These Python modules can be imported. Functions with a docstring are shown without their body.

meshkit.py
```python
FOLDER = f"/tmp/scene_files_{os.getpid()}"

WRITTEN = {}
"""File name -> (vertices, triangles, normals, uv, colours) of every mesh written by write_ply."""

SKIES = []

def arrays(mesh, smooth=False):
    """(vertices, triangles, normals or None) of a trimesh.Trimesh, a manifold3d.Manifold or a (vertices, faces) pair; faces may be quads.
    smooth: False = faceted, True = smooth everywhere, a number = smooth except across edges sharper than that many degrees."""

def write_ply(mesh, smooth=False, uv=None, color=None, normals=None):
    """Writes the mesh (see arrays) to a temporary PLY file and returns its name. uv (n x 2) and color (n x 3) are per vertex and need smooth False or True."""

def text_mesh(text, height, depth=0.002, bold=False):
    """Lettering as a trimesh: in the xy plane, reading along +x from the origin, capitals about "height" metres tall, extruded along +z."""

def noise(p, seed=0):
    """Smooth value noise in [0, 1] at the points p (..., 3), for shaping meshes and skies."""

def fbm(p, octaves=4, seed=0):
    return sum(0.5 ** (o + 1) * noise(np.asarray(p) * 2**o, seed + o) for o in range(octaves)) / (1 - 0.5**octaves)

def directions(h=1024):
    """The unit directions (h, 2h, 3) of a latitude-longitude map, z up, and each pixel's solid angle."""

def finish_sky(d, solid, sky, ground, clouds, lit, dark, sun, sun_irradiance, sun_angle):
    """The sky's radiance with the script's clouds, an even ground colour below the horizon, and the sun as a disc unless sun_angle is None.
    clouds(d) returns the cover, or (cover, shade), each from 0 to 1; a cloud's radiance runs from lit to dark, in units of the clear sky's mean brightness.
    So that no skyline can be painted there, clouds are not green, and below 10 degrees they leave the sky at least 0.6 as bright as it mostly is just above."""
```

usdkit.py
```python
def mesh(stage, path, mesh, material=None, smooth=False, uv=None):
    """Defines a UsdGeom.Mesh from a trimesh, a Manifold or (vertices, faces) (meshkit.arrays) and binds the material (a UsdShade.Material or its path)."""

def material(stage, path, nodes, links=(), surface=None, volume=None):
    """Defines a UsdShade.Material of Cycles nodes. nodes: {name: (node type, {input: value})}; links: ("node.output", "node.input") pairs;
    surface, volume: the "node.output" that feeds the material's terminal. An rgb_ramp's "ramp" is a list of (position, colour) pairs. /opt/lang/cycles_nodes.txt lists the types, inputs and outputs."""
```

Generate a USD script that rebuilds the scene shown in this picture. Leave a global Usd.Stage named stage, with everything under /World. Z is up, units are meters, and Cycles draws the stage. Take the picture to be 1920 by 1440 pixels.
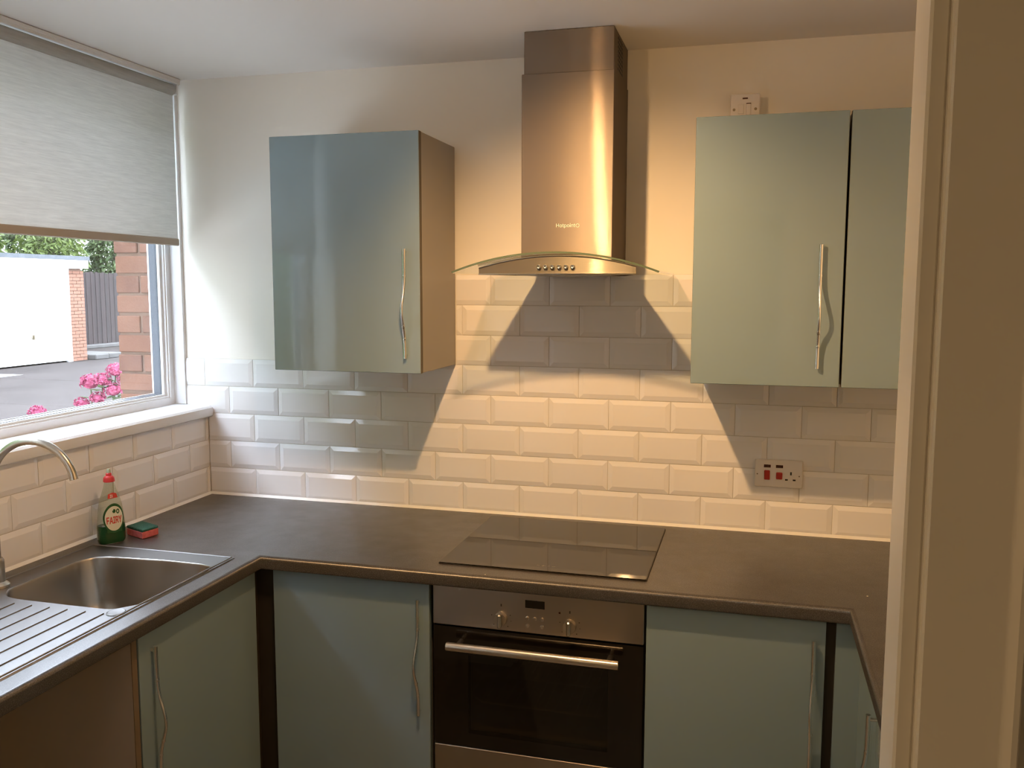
import math, random
import numpy as np
import trimesh, manifold3d
from shapely.geometry import Polygon, box as sbox
from pxr import Gf, Sdf, Usd, UsdGeom, UsdLux, UsdShade
import usdkit, meshkit

random.seed(7)
rng = np.random.default_rng(7)
stage = Usd.Stage.CreateInMemory()
UsdGeom.SetStageUpAxis(stage, UsdGeom.Tokens.z)
UsdGeom.SetStageMetersPerUnit(stage, 1.0)
stage.DefinePrim('/World', 'Xform')
stage.DefinePrim('/World/Looks', 'Scope')

# ------------------------------------------------------------------ camera, sky, lamp power, exposure
EXPOSURE = 0.1
SKY_COLOR, SKY_LEVEL = (0.86, 0.96, 1.13), 4.1
LAMP_COLOR = (1.0, 0.57, 0.24)
SPOTS = [((-0.450, -1.150, 2.350), (-0.20, 0.0, 1.05), 5100.0, 47.0),      # place, aim, strength, half angle: the head turned to the back wall
         ((-0.560, -1.250, 2.350), (-1.75, -1.05, 1.00), 1700.0, 50.0),     # unseen head turned to the sink, placed to light the left wall
         ((-0.340, -1.250, 2.350), (1.00, -1.40, 1.65), 5500.0, 50.0)]     # fill head, added to bounce warm light off the right wall
HALL_COLOR, HALL_LEVEL = (1.0, 0.66, 0.34), 2200.0
HALL_AT, HALL_AIM = (-1.40, -3.70, 2.405), (0.0, 0.0, -1.0)  # unseen hall lamp, placed to light the door frame
CAM = np.array([0.14811, -2.87734, 1.68653])
F_PX, YAW, PITCH, ROLL = 1666.72, 0.264572, 0.109141, 0.001793


def camera_axes():
    cy, sy, cp, sp = math.cos(YAW), math.sin(YAW), math.cos(PITCH), math.sin(PITCH)
    f, r = np.array([-sy * cp, cy * cp, -sp]), np.array([cy, sy, 0.0])
    u = np.cross(r, f)
    c, s = math.cos(ROLL), math.sin(ROLL)
    return c * r + s * u, -s * r + c * u, f


RIGHT, UP, FWD = camera_axes()
camera = UsdGeom.Camera.Define(stage, '/World/camera')
m = np.eye(4)
m[0, :3], m[1, :3], m[2, :3], m[3, :3] = RIGHT, UP, -FWD, CAM
camera.AddTransformOp().Set(Gf.Matrix4d(*m.ravel().tolist()))
camera.CreateHorizontalApertureAttr(36.0)
camera.CreateVerticalApertureAttr(27.0)
camera.CreateFocalLengthAttr(36.0 * F_PX / 1920.0)
camera.CreateClippingRangeAttr((0.05, 500.0))
camera.CreateExposureAttr(EXPOSURE)
sky = UsdLux.DomeLight.Define(stage, '/World/sky')
sky.CreateColorAttr(Gf.Vec3f(*SKY_COLOR))
sky.CreateIntensityAttr(SKY_LEVEL)

# ------------------------------------------------------------------ materials
def M(name, nodes, links, surface):
    return usdkit.material(stage, '/World/Looks/' + name, nodes, links, surface=surface)


def plain(name, color, rough=0.5, metal=0.0, spec=0.5, coat=0.0, **kw):
    return M(name, {'p': ('principled_bsdf', dict(base_color=color, roughness=rough, metallic=metal, specular_ior_level=spec, coat_weight=coat, **kw))}, [], 'p.BSDF')


def mottled(name, c1, c2, scale=8.0, rough=0.5, bump=0.0, bump_scale=None, stretch=(1, 1, 1), spec=0.5, detail=4.0, metal=0.0, coat=0.0):
    """Two close tones mixed by world-space noise, with fine relief."""
    n = {'g': ('geometry', {}), 'mp': ('mapping', {'scale': stretch}),
         'n': ('noise_texture', {'scale': scale, 'detail': detail}),
         'r': ('rgb_ramp', {'ramp': [(0.3, c1), (0.7, c2)]}),
         'p': ('principled_bsdf', {'roughness': rough, 'specular_ior_level': spec, 'metallic': metal, 'coat_weight': coat})}
    l = [('g.position', 'mp.vector'), ('mp.vector', 'n.vector'), ('n.fac', 'r.fac'), ('r.color', 'p.base_color')]
    if bump:
        n['n2'] = ('noise_texture', {'scale': bump_scale or scale * 4, 'detail': 3.0})
        n['b'] = ('bump', {'strength': bump, 'distance': 0.002})
        l += [('mp.vector', 'n2.vector'), ('n2.fac', 'b.height'), ('b.normal', 'p.normal')]
    return M(name, n, l, 'p.BSDF')


def brushed(name, color, spread, along='z', rough=0.09, halo=0.26, base=0.45, shares=(0.03, 0.12), dull=None):
    """Brushed steel: microscopic grooves tip the normal to and fro along one axis, which stretches highlights along it; a broad lobe (or, on fine satin, a dull one) lies under it."""
    under = 'b.BSDF' if dull is None else 'du.closure'
    return M(name, {'g': ('geometry', {}), 'w': ('white_noise_texture', {'dimensions': '3D'}),
                    'v': ('math', {'math_type': 'multiply_add', 'value2': 2 * spread, 'value3': -spread}),
                    'c': ('combine_xyz', {}), 'a': ('vector_math', {'math_type': 'add'}), 'nn': ('vector_math', {'math_type': 'normalize'}),
                    's': ('glossy_bsdf', {'color': color, 'roughness': rough, 'distribution': 'beckmann'}),
                    'h': ('glossy_bsdf', {'color': color, 'roughness': halo, 'distribution': 'beckmann'}),
                    'b': ('glossy_bsdf', {'color': color, 'roughness': base, 'distribution': 'beckmann'}),
                    'd': ('diffuse_bsdf', {'color': dull or color}), 'du': ('mix_closure', {'fac': 0.80}),
                    'm1': ('mix_closure', {'fac': shares[1] / (1 - shares[0])}), 'm2': ('mix_closure', {'fac': shares[0]})},
             [('g.position', 'w.vector'), ('w.value', 'v.value1'), ('v.value', 'c.' + along), ('g.normal', 'a.vector1'), ('c.vector', 'a.vector2'), ('a.vector', 'nn.vector1'),
              ('nn.vector', 's.normal'), ('nn.vector', 'h.normal'), ('b.BSDF', 'du.closure1'), ('d.BSDF', 'du.closure2'), (under, 'm1.closure1'), ('h.BSDF', 'm1.closure2'), ('m1.closure', 'm2.closure1'), ('s.BSDF', 'm2.closure2')], 'm2.closure')


def pane_glass(name, tint=(1, 1, 1), ior=1.5, gloss=1.0):
    f0 = ((ior - 1) / (ior + 1)) ** 2
    return M(name, {'f': ('layer_weight', {'blend': 0.5}), 'pw': ('math', {'math_type': 'power', 'value2': 5.0}),
                    'ma': ('math', {'math_type': 'multiply_add', 'value2': 1 - f0, 'value3': f0}),
                    't': ('transparent_bsdf', {'color': tint}),
                    'gl': ('glossy_bsdf', {'roughness': 0.01, 'color': (gloss,) * 3}), 'mx': ('mix_closure', {})},
             [('f.facing', 'pw.value1'), ('pw.value', 'ma.value1'), ('ma.value', 'mx.fac'), ('t.BSDF', 'mx.closure1'), ('gl.BSDF', 'mx.closure2')], 'mx.closure')


def leafy(name, c1, c2, trans=0.35, scale=9.0):
    return M(name, {'g': ('geometry', {}), 'n': ('noise_texture', {'scale': scale, 'detail': 3.0}),
                    'r': ('rgb_ramp', {'ramp': [(0.3, c1), (0.7, c2)]}),
                    'p': ('principled_bsdf', {'roughness': 0.6}), 't': ('translucent_bsdf', {}), 'mx': ('mix_closure', {'fac': trans})},
             [('g.position', 'n.vector'), ('n.fac', 'r.fac'), ('r.color', 'p.base_color'), ('r.color', 't.color'), ('p.BSDF', 'mx.closure1'), ('t.BSDF', 'mx.closure2')], 'mx.closure')


def glow(name, color, strength):
    return M(name, {'e': ('emission', {'color': color, 'strength': strength})}, [], 'e.emission')


PAINT = mottled('wall_paint', (0.85, 0.83, 0.77), (0.87, 0.85, 0.79), 2.0, 0.75, 0.15, 60)
CEIL = mottled('ceiling_paint', (0.89, 0.87, 0.84), (0.91, 0.89, 0.86), 2.0, 0.85, 0.1, 60)
GLOSSWHITE = mottled('gloss_woodwork_paint', (0.83, 0.80, 0.74), (0.86, 0.83, 0.77), 3.0, 0.35, 0.12, 25)
TILE = [plain(f'tile_glaze_{i}', c, 0.065, spec=0.5) for i, c in enumerate([(0.84, 0.845, 0.86), (0.825, 0.83, 0.85), (0.85, 0.853, 0.865)])]
GROUT = mottled('grout', (0.55, 0.53, 0.49), (0.62, 0.60, 0.56), 30, 0.9, 0.3, 200)
SEALANT = plain('white_sealant', (0.85, 0.85, 0.83), 0.35)
UPVC = plain('white_upvc', (0.74, 0.75, 0.765), 0.3)
SHADED_RETURN = plain('shaded_upvc_grey', (0.085, 0.095, 0.115), 0.5)  # shade of the white frame's outer return, put into the colour
FLOOR = mottled('vinyl_floor', (0.30, 0.26, 0.21), (0.36, 0.31, 0.25), 6, 0.45)
DOOR = plain('duck_egg_gloss', (0.250, 0.345, 0.395), 0.05, spec=0.5, coat=0.35, coat_roughness=0.02)
EDGE = plain('door_edging', (0.10, 0.085, 0.055), 0.5)
CARCASS = plain('pale_grey_melamine', (0.34, 0.315, 0.28), 0.45)
PANEL = plain('cream_panel', (0.60, 0.50, 0.40), 0.5)
CARCASS_EDGE = plain('carcass_edge', (0.20, 0.15, 0.10), 0.5)
POST = plain('dark_corner_post', (0.030, 0.022, 0.016), 0.6)
RACK = plain('zinc_wire', (0.34, 0.31, 0.25), 0.4)
CHROME = plain('polished_chrome', (0.86, 0.86, 0.86), 0.16, metal=1.0)
SATIN = plain('satin_nickel', (0.62, 0.58, 0.52), 0.28, metal=1.0)
STEEL_V = brushed('brushed_steel_front', (0.46, 0.405, 0.35), 0.45, 'z', 0.09, 0.27, 0.72, (0.05, 0.11), (0.105, 0.088, 0.074))
STEEL_P = brushed('brushed_steel_panel', (0.44, 0.395, 0.345), 0.45, shares=(0.03, 0.25))
STEEL_SINK = brushed('sink_steel', (0.29, 0.28, 0.275), 0.10, 'x', 0.15, 0.28, 0.55, (0.05, 0.15))
STEEL_BOWL = brushed('bowl_steel', (0.46, 0.44, 0.41), 0.30, 'z', 0.18, 0.25, 0.42, (0.10, 0.35))
BLACKGLASS = plain('black_ceramic_glass', (0.012, 0.011, 0.010), 0.03, spec=0.6)
OVENBLACK = plain('oven_black_glass', (0.008, 0.006, 0.005), 0.06)
ENAMEL = plain('oven_enamel', (0.30, 0.26, 0.19), 0.5)
TINTED = pane_glass('tinted_oven_glass', (0.43, 0.40, 0.34))
CANOPY = pane_glass('hood_glass', (0.91, 0.95, 0.93))
CANOPY_EDGE = plain('hood_glass_edge', (0.10, 0.14, 0.10), 0.15, spec=0.7)
PANE = pane_glass('window_glass', (0.97, 0.98, 0.98))
PLASTIC = plain('white_plastic', (0.78, 0.75, 0.72), 0.3)
RED = plain('red_plastic', (0.42, 0.03, 0.02), 0.35)
BLACK = plain('black_slot', (0.012, 0.010, 0.008), 0.6)
NEON = plain('dark_neon_lens', (0.06, 0.018, 0.012), 0.25)
PRINT_DARK = plain('panel_print', (0.07, 0.06, 0.05), 0.5)
PRINT_PALE = plain('pale_print', (0.85, 0.82, 0.74), 0.35)
SCREW = plain('screw_steel', (0.30, 0.26, 0.20), 0.4, metal=1.0)


def worktop_material():
    return M('worktop_laminate', {
        'g': ('geometry', {}), 'n': ('noise_texture', {'scale': 420.0, 'detail': 3.0}), 'n2': ('noise_texture', {'scale': 12.0, 'detail': 4.0}),
        'r': ('rgb_ramp', {'ramp': [(0.30, (0.042, 0.038, 0.036)), (0.55, (0.078, 0.072, 0.068)), (0.72, (0.150, 0.140, 0.130))]}),
        'mr': ('map_range', {'from_min': 0.3, 'from_max': 0.7, 'to_min': 0.29, 'to_max': 0.33}),
        'b': ('bump', {'strength': 0.25, 'distance': 0.0006}), 'p': ('principled_bsdf', {'specular_ior_level': 0.75})},
        [('g.position', 'n.vector'), ('g.position', 'n2.vector'), ('n.fac', 'r.fac'), ('r.color', 'p.base_color'), ('n2.fac', 'mr.value'), ('mr.result', 'p.roughness'), ('n.fac', 'b.height'), ('b.normal', 'p.normal')], 'p.BSDF')


def blind_material():
    return M('blind_fabric', {
        'g': ('geometry', {}), 'mp': ('mapping', {'scale': (30, 14, 260)}), 'n': ('noise_texture', {'scale': 1.0, 'detail': 4.0, 'roughness': 0.6}),
        'r': ('rgb_ramp', {'ramp': [(0.28, (0.64, 0.635, 0.625)), (0.72, (0.78, 0.775, 0.76))]}),
        'd': ('diffuse_bsdf', {}), 't': ('translucent_bsdf', {}), 'mx': ('mix_closure', {'fac': 0.48})},
        [('g.position', 'mp.vector'), ('mp.vector', 'n.vector'), ('n.fac', 'r.fac'), ('r.color', 'd.color'), ('r.color', 't.color'), ('d.BSDF', 'mx.closure1'), ('t.BSDF', 'mx.closure2')], 'mx.closure')


WORKTOP, FABRIC = worktop_material(), blind_material()
BLINDBAR = plain('blind_bar_taupe', (0.40, 0.35, 0.29), 0.5)
SHADED_ROLLERFAB = mottled('shaded_roller_fabric', (0.38, 0.385, 0.37), (0.46, 0.465, 0.45), 40, 0.8, stretch=(1, 0.3, 4))  # blind fabric wound on the tube, its shade put into a darker colour
BRICK = [mottled(f'orange_brick_{i}', a, b, 14, 0.9, 0.5, 120) for i, (a, b) in enumerate([((0.150, 0.062, 0.036), (0.180, 0.080, 0.048)), ((0.165, 0.074, 0.044), (0.195, 0.092, 0.058)), ((0.135, 0.060, 0.039), (0.165, 0.078, 0.050))])]
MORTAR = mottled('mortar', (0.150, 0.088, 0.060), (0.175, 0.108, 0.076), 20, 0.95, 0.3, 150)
ASPHALT = mottled('asphalt', (0.036, 0.029, 0.026), (0.050, 0.041, 0.037), 0.9, 0.95, 0.4, 60, spec=0.08)
GARAGEWHITE = plain('garage_white_paint', (0.86, 0.86, 0.87), 0.4)
FELT = mottled('roof_felt', (0.06, 0.066, 0.072), (0.085, 0.09, 0.096), 6, 0.9)
FENCEWOOD = [mottled(f'fence_wood_{i}', a, b, 3, 0.9, 0.3, 30, stretch=(8, 8, 1)) for i, (a, b) in enumerate([((0.018, 0.0105, 0.010), (0.028, 0.017, 0.0155)), ((0.023, 0.014, 0.013), (0.034, 0.022, 0.020)), ((0.014, 0.009, 0.0085), (0.021, 0.0135, 0.0125))])]
KERB = mottled('kerb_concrete', (0.055, 0.050, 0.046), (0.075, 0.070, 0.064), 5, 0.9, 0.3, 60)
LEAF_Y = leafy('conifer_yellow_green', (0.075, 0.110, 0.022), (0.145, 0.185, 0.050), 0.35, 3)
ADDED_HEDGELEAF = mottled('added_hedge_leaf', (0.035, 0.062, 0.018), (0.085, 0.120, 0.036), 3, 0.8, spec=0.1)
LEAF_D = leafy('conifer_dark_green', (0.035, 0.062, 0.018), (0.085, 0.120, 0.036), 0.3, 3)
BARK = plain('bark', (0.09, 0.065, 0.045), 0.9)
PETAL = leafy('pink_petals', (0.21, 0.014, 0.050), (0.32, 0.060, 0.125), 0.3, 60)
SHRUBLEAF = leafy('shrub_leaf', (0.045, 0.070, 0.022), (0.110, 0.140, 0.055), 0.35, 20)
LINEPAINT = mottled('worn_line_paint', (0.16, 0.16, 0.16), (0.22, 0.22, 0.22), 8, 0.9)

# ------------------------------------------------------------------ building helpers
NAMES, ORIGIN = {}, {}


def numbered(path):
    n = NAMES.get(path, 0)
    NAMES[path] = n + 1
    return path if n == 0 else f'{path}_{n:03d}'


def put(p, **kw):
    for k, v in kw.items():
        if v:
            p.SetCustomDataByKey(k, v)


def thing(name, label=None, cat=None, loc=(0, 0, 0), group=None, kind=None):
    x = UsdGeom.Xform.Define(stage, numbered('/World/' + name))
    x.AddTranslateOp().Set(Gf.Vec3d(*map(float, loc)))
    p = x.GetPrim()
    ORIGIN[str(p.GetPath())] = np.array(loc, float)
    put(p, label=label, category=cat, group=group, kind=kind)
    return p


def obj(name, mesh, mat, parent=None, smooth=30, label=None, cat=None, group=None, kind=None):
    """One Mesh prim; geometry is given in world coordinates and is moved to its thing's own frame."""
    base = str(parent.GetPath()) if parent else '/World'
    path = numbered(base + '/' + name)
    v, f, n = meshkit.arrays(mesh, smooth)
    o = ORIGIN.get(base, np.zeros(3))
    uv = usdkit.mesh(stage, path, (v - o, f), None, False)
    if n is not None:
        uv.CreateNormalsAttr([Gf.Vec3f(*map(float, q)) for q in n]) if len(n) < 4 else _normals(uv, n)
    UsdShade.MaterialBindingAPI.Apply(uv.GetPrim()).Bind(mat)
    p = uv.GetPrim()
    ORIGIN[path] = o
    put(p, label=label, category=cat, group=group, kind=kind)
    return p


def _normals(uv, n):
    from pxr import Vt
    uv.CreateNormalsAttr(Vt.Vec3fArray.FromNumpy(n.astype(np.float32)))
    uv.SetNormalsInterpolation('vertex')


def cat(*ms):
    ms = [a for x in ms for a in (x if isinstance(x, (list, tuple)) else [x])]
    return trimesh.util.concatenate(ms)


def bx(x0, x1, y0, y1, z0, z1, c=0.0):
    """A box between the given limits, edges chamfered by c."""
    x0, x1 = sorted((x0, x1)); y0, y1 = sorted((y0, y1)); z0, z1 = sorted((z0, z1))
    if c <= 0:
        b = trimesh.creation.box([x1 - x0, y1 - y0, z1 - z0])
        b.apply_translation([(x0 + x1) / 2, (y0 + y1) / 2, (z0 + z1) / 2])
        return b
    c = min(c, (x1 - x0) * .49, (y1 - y0) * .49, (z1 - z0) * .49)
    pts = []
    for X, sx in ((x0, 1), (x1, -1)):
        for Y, sy in ((y0, 1), (y1, -1)):
            for Z, sz in ((z0, 1), (z1, -1)):
                pts += [(X, Y + sy * c, Z + sz * c), (X + sx * c, Y, Z + sz * c), (X + sx * c, Y + sy * c, Z)]
    return trimesh.Trimesh(pts, process=False).convex_hull


def tube(path, rad, sides=12, caps=True):
    p = np.asarray(path, float)
    r = np.broadcast_to(rad, (len(p),)).astype(float)
    t = np.gradient(p, axis=0)
    t /= np.linalg.norm(t, axis=1, keepdims=True) + 1e-12
    a = np.cross(t[0], [0, 0, 1.0])
    if np.linalg.norm(a) < 0.1:
        a = np.cross(t[0], [0, 1.0, 0])
    rows, ang = [], np.arange(sides) * 2 * np.pi / sides
    for i in range(len(p)):
        a = a - t[i] * (a @ t[i])
        a /= np.linalg.norm(a)
        b = np.cross(t[i], a)
        rows.append(p[i] + r[i] * (np.cos(ang)[:, None] * a + np.sin(ang)[:, None] * b))
    v = np.vstack(rows)
    f = []
    for i in range(len(p) - 1):
        for j in range(sides):
            k = (j + 1) % sides
            A, B, Cc, D = i * sides + j, i * sides + k, (i + 1) * sides + k, (i + 1) * sides + j
            f += [(A, B, Cc), (A, Cc, D)]
    if caps:
        n0 = len(v)
        v = np.vstack([v, p[:1], p[-1:]])
        e = (len(p) - 1) * sides
        for j in range(sides):
            k = (j + 1) % sides
            f += [(n0, k, j), (n0 + 1, e + j, e + k)]
    m_ = trimesh.Trimesh(v, f, process=False)
    m_.fix_normals()
    return m_


def lathe(profile, at=(0, 0, 0), axis='z', sections=28):
    """profile: (radius, height) from bottom to top; axis: the direction of height."""
    m_ = trimesh.creation.revolve(np.asarray(profile, float), sections=sections)
    if axis == '-y':
        m_.apply_transform(trimesh.transformations.rotation_matrix(math.pi / 2, [1, 0, 0]))
    elif axis == 'x':
        m_.apply_transform(trimesh.transformations.rotation_matrix(math.pi / 2, [0, 1, 0]))
    elif axis == 'y':
        m_.apply_transform(trimesh.transformations.rotation_matrix(-math.pi / 2, [1, 0, 0]))
    m_.apply_translation(at)
    return m_


def prism_z(poly, z0, z1):
    e = trimesh.creation.extrude_polygon(poly, z1 - z0, engine='earcut')
    e.apply_translation([0, 0, z0])
    return e


def prism_y(poly_xz, y0, y1):
    """Polygon in (x, z) extruded from y0 to y1."""
    e = trimesh.creation.extrude_polygon(poly_xz, y1 - y0, engine='earcut')
    v = np.array(e.vertices)
    return fixed(np.stack([v[:, 0], y0 + v[:, 2], v[:, 1]], 1), e.faces)


def prism_x(poly_yz, x0, x1):
    e = trimesh.creation.extrude_polygon(poly_yz, x1 - x0, engine='earcut')
    v = np.array(e.vertices)
    return fixed(np.stack([x0 + v[:, 2], v[:, 0], v[:, 1]], 1), e.faces)


def fixed(v, f):
    m_ = trimesh.Trimesh(v, f, process=False)
    m_.fix_normals()
    return m_


def ring_x(y0, y1, z0, z1, w, x0, x1):
    """A rectangular frame of bar width w in the plane x = const."""
    return prism_x(sbox(y0, z0, y1, z1).difference(sbox(y0 + w, z0 + w, y1 - w, z1 - w)), x0, x1)


def to_manifold(m_):
    return manifold3d.Manifold(manifold3d.Mesh(np.asarray(m_.vertices, np.float32), np.asarray(m_.faces, np.uint32)))


def text(s, height, at, right, up, depth=0.0008, bold=False, center=True):
    """Lettering standing at AT, reading along RIGHT, rising along UP."""
    t = meshkit.text_mesh(s, height, depth, bold)
    v = np.array(t.vertices)
    if center:
        v[:, 0] -= (v[:, 0].min() + v[:, 0].max()) / 2
        v[:, 1] -= height / 2
    right, up = np.asarray(right, float), np.asarray(up, float)
    out = np.cross(right, up)
    return trimesh.Trimesh(np.asarray(at) + v[:, :1] * right + v[:, 1:2] * up + v[:, 2:3] * out, t.faces, process=False)


# ------------------------------------------------------------------ the room shell
WT = 0.91            # worktop height
CEILZ = 2.425
PITCH_X, PITCH_Z = 0.202, 0.102
X_LEFT, X_RIGHT = -1.814, 1.0          # plaster faces
Y_BACK, Y_FRONT = 0.008, -2.05
XT, XR = -1.806, -1.896                 # left tile face; recess edge beside the window

obj('floor', bx(-2.0, 2.6, -6.5, 0.02, -0.05, 0.0), FLOOR, kind='structure', label='dark vinyl kitchen floor below the cabinets')
obj('ceiling', bx(-2.06, 2.6, -6.5, 0.12, CEILZ, CEILZ + 0.1), CEIL, kind='structure', label='plain off-white ceiling over the kitchen')
back = obj('wall_back', bx(-1.99, 1.1, Y_BACK, 0.12, 0.0, CEILZ), PAINT, kind='structure', label='cream back wall tiled with white bevelled tiles above the worktop')
left = obj('wall_left', cat(bx(-1.99, X_LEFT, Y_FRONT, Y_BACK, 0, 1.2028), bx(-1.99, X_LEFT, -6.5, -1.745, 1.2028, CEILZ), bx(-1.99, X_LEFT, -6.5, Y_FRONT, 0, 1.2028)), PAINT, kind='structure', label='left wall below the window, white tiles behind the sink')
obj('wall_right', bx(X_RIGHT, 1.1, Y_FRONT, Y_BACK, 0, CEILZ), PAINT, kind='structure', label='right kitchen wall behind the right worktop run')
obj('wall_front', cat(bx(0.290, 2.5, -2.165, Y_FRONT, 0, CEILZ), bx(-1.814, -0.86, -2.165, Y_FRONT, 0, CEILZ), bx(-0.86, 0.290, -2.165, Y_FRONT, 2.07, CEILZ)), PAINT, kind='structure', label='partition wall with the doorway the camera looks through')
obj('wall_hall_unseen', cat(bx(-1.99, 2.6, -6.6, -6.5, 0, CEILZ), bx(2.5, 2.6, -6.5, -2.165, 0, CEILZ)), PAINT, kind='structure', label='unseen hallway walls behind the camera, set far back to weaken the bounced light')  # out of view, set far back so less light returns to the doorway


def tile_local(L, H, s0, s1, t0, t1, b=0.0155, h0=0.0042, h1=0.0080):
    """A bevelled tile of L x H cut to s0..s1, t0..t1: arrays (s, t, height) and faces."""
    def cuts(a, e, n):
        return sorted({a, e, *[q for q in (b, n - b) if a + 1e-4 < q < e - 1e-4]})
    xs, ys = cuts(s0, s1, L), cuts(t0, t1, H)
    hh = lambda s, t: h0 + (h1 - h0) * min(1, max(0, min(s, L - s, t, H - t)) / b)
    v = [(s, t, hh(s, t)) for t in ys for s in xs]
    nx, f = len(xs), []
    for j in range(len(ys) - 1):
        for i in range(nx - 1):
            a, c, d, e = j * nx + i, j * nx + i + 1, (j + 1) * nx + i + 1, (j + 1) * nx + i
            lowleft = (xs[i] + xs[i + 1] < L) == (ys[j] + ys[j + 1] < H)
            f += [(a, c, d), (a, d, e)] if lowleft else [(a, c, e), (c, d, e)]
    rim = [i for i in range(nx)] + [(j + 1) * nx - 1 for j in range(1, len(ys))] + [(len(ys) - 1) * nx + i for i in range(nx - 2, -1, -1)] + [j * nx for j in range(len(ys) - 2, 0, -1)]
    n0 = len(v)
    v += [(v[i][0], v[i][1], 0.0) for i in rim]
    for k in range(len(rim)):
        q = (k + 1) % len(rim)
        f += [(rim[k], n0 + k, n0 + q), (rim[k], n0 + q, rim[q])]
    return np.array(v), f


def tile_row(parent, z0, shift, a, e, place, zmax=None):
    """Tiles along one row from a to e; SHIFT is where one joint lies."""
    k = math.floor((a - shift) / PITCH_X)
    while shift + k * PITCH_X < e:
        j0 = shift + k * PITCH_X + 0.001
        L, H = PITCH_X - 0.002, PITCH_Z - 0.002
        s0, s1 = max(0, a - j0), min(L, e - j0)
        t1 = H if zmax is None else min(H, zmax - z0 - 0.001)
        if s1 - s0 > 0.004 and t1 > 0.01:
            v, f = tile_local(L, H, s0, s1, 0, t1)
            w = rng.normal(0, 0.0003, 2)
            v[:, 2] += np.where(v[:, 2] > 0, w[0] + (v[:, 0] - L / 2) * w[1] * 6, 0)
            obj('tile', place(v[:, 0] + j0, v[:, 1] + z0 + 0.001, v[:, 2], f), random.choice(TILE), parent, smooth=8)
        k += 1


place_back = lambda s, t, h, f: fixed_out(np.stack([s, Y_BACK - h, t], 1), f, (0, -1, 0))
place_left = lambda s, t, h, f: fixed_out(np.stack([X_LEFT + h, s, t], 1), f, (1, 0, 0))


def fixed_out(v, f, out):
    m_ = trimesh.Trimesh(v, f, process=False)
    if m_.face_normals[0] @ np.array(out) < 0:
        m_.invert()
    return m_


for r in range(1, 9):
    z0 = WT + (r - 1) * PITCH_Z
    shift = 0.0 if r % 2 else PITCH_X / 2
    if r <= 3:
        tile_row(back, z0, shift, XT + 0.001, 0.998, place_back)
    elif r <= 5:
        tile_row(back, z0, shift, XR + 0.001, 0.998, place_back)
    else:
        tile_row(back, z0, shift, -0.8285, -0.0175, place_back)
obj('grout_bed', cat(bx(XT, 0.999, Y_BACK - 0.0028, Y_BACK, WT, WT + 3 * PITCH_Z), bx(XR, 0.999, Y_BACK - 0.0028, Y_BACK, WT + 3 * PITCH_Z, WT + 5 * PITCH_Z), bx(-0.829, -0.017, Y_BACK - 0.0028, Y_BACK, WT + 5 * PITCH_Z, WT + 8 * PITCH_Z)), GROUT, back, smooth=False)
for r in range(1, 4):
    tile_row(left, WT + (r - 1) * PITCH_Z, (-0.217 if r % 2 else -0.318), -2.04, -0.001, place_left, zmax=1.2025)
obj('grout_bed', bx(X_LEFT, X_LEFT + 0.0028, -2.04, -0.0002, WT, 1.2025), GROUT, left, smooth=False)
sq = lambda a, b, c: Polygon([a, b, c])
obj('sealant', prism_x(sq((0.0012, WT), (-0.0085, WT), (0.0012, WT + 0.008)), XT, 0.998), SEALANT, back, smooth=False, label='white sealant bead along the back of the worktop')
obj('sealant', prism_y(sq((XT - 0.001, WT), (XT + 0.0085, WT), (XT - 0.001, WT + 0.008)), -2.04, 0.0), SEALANT, left, smooth=False, label='white sealant bead along the left tiles')

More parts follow.
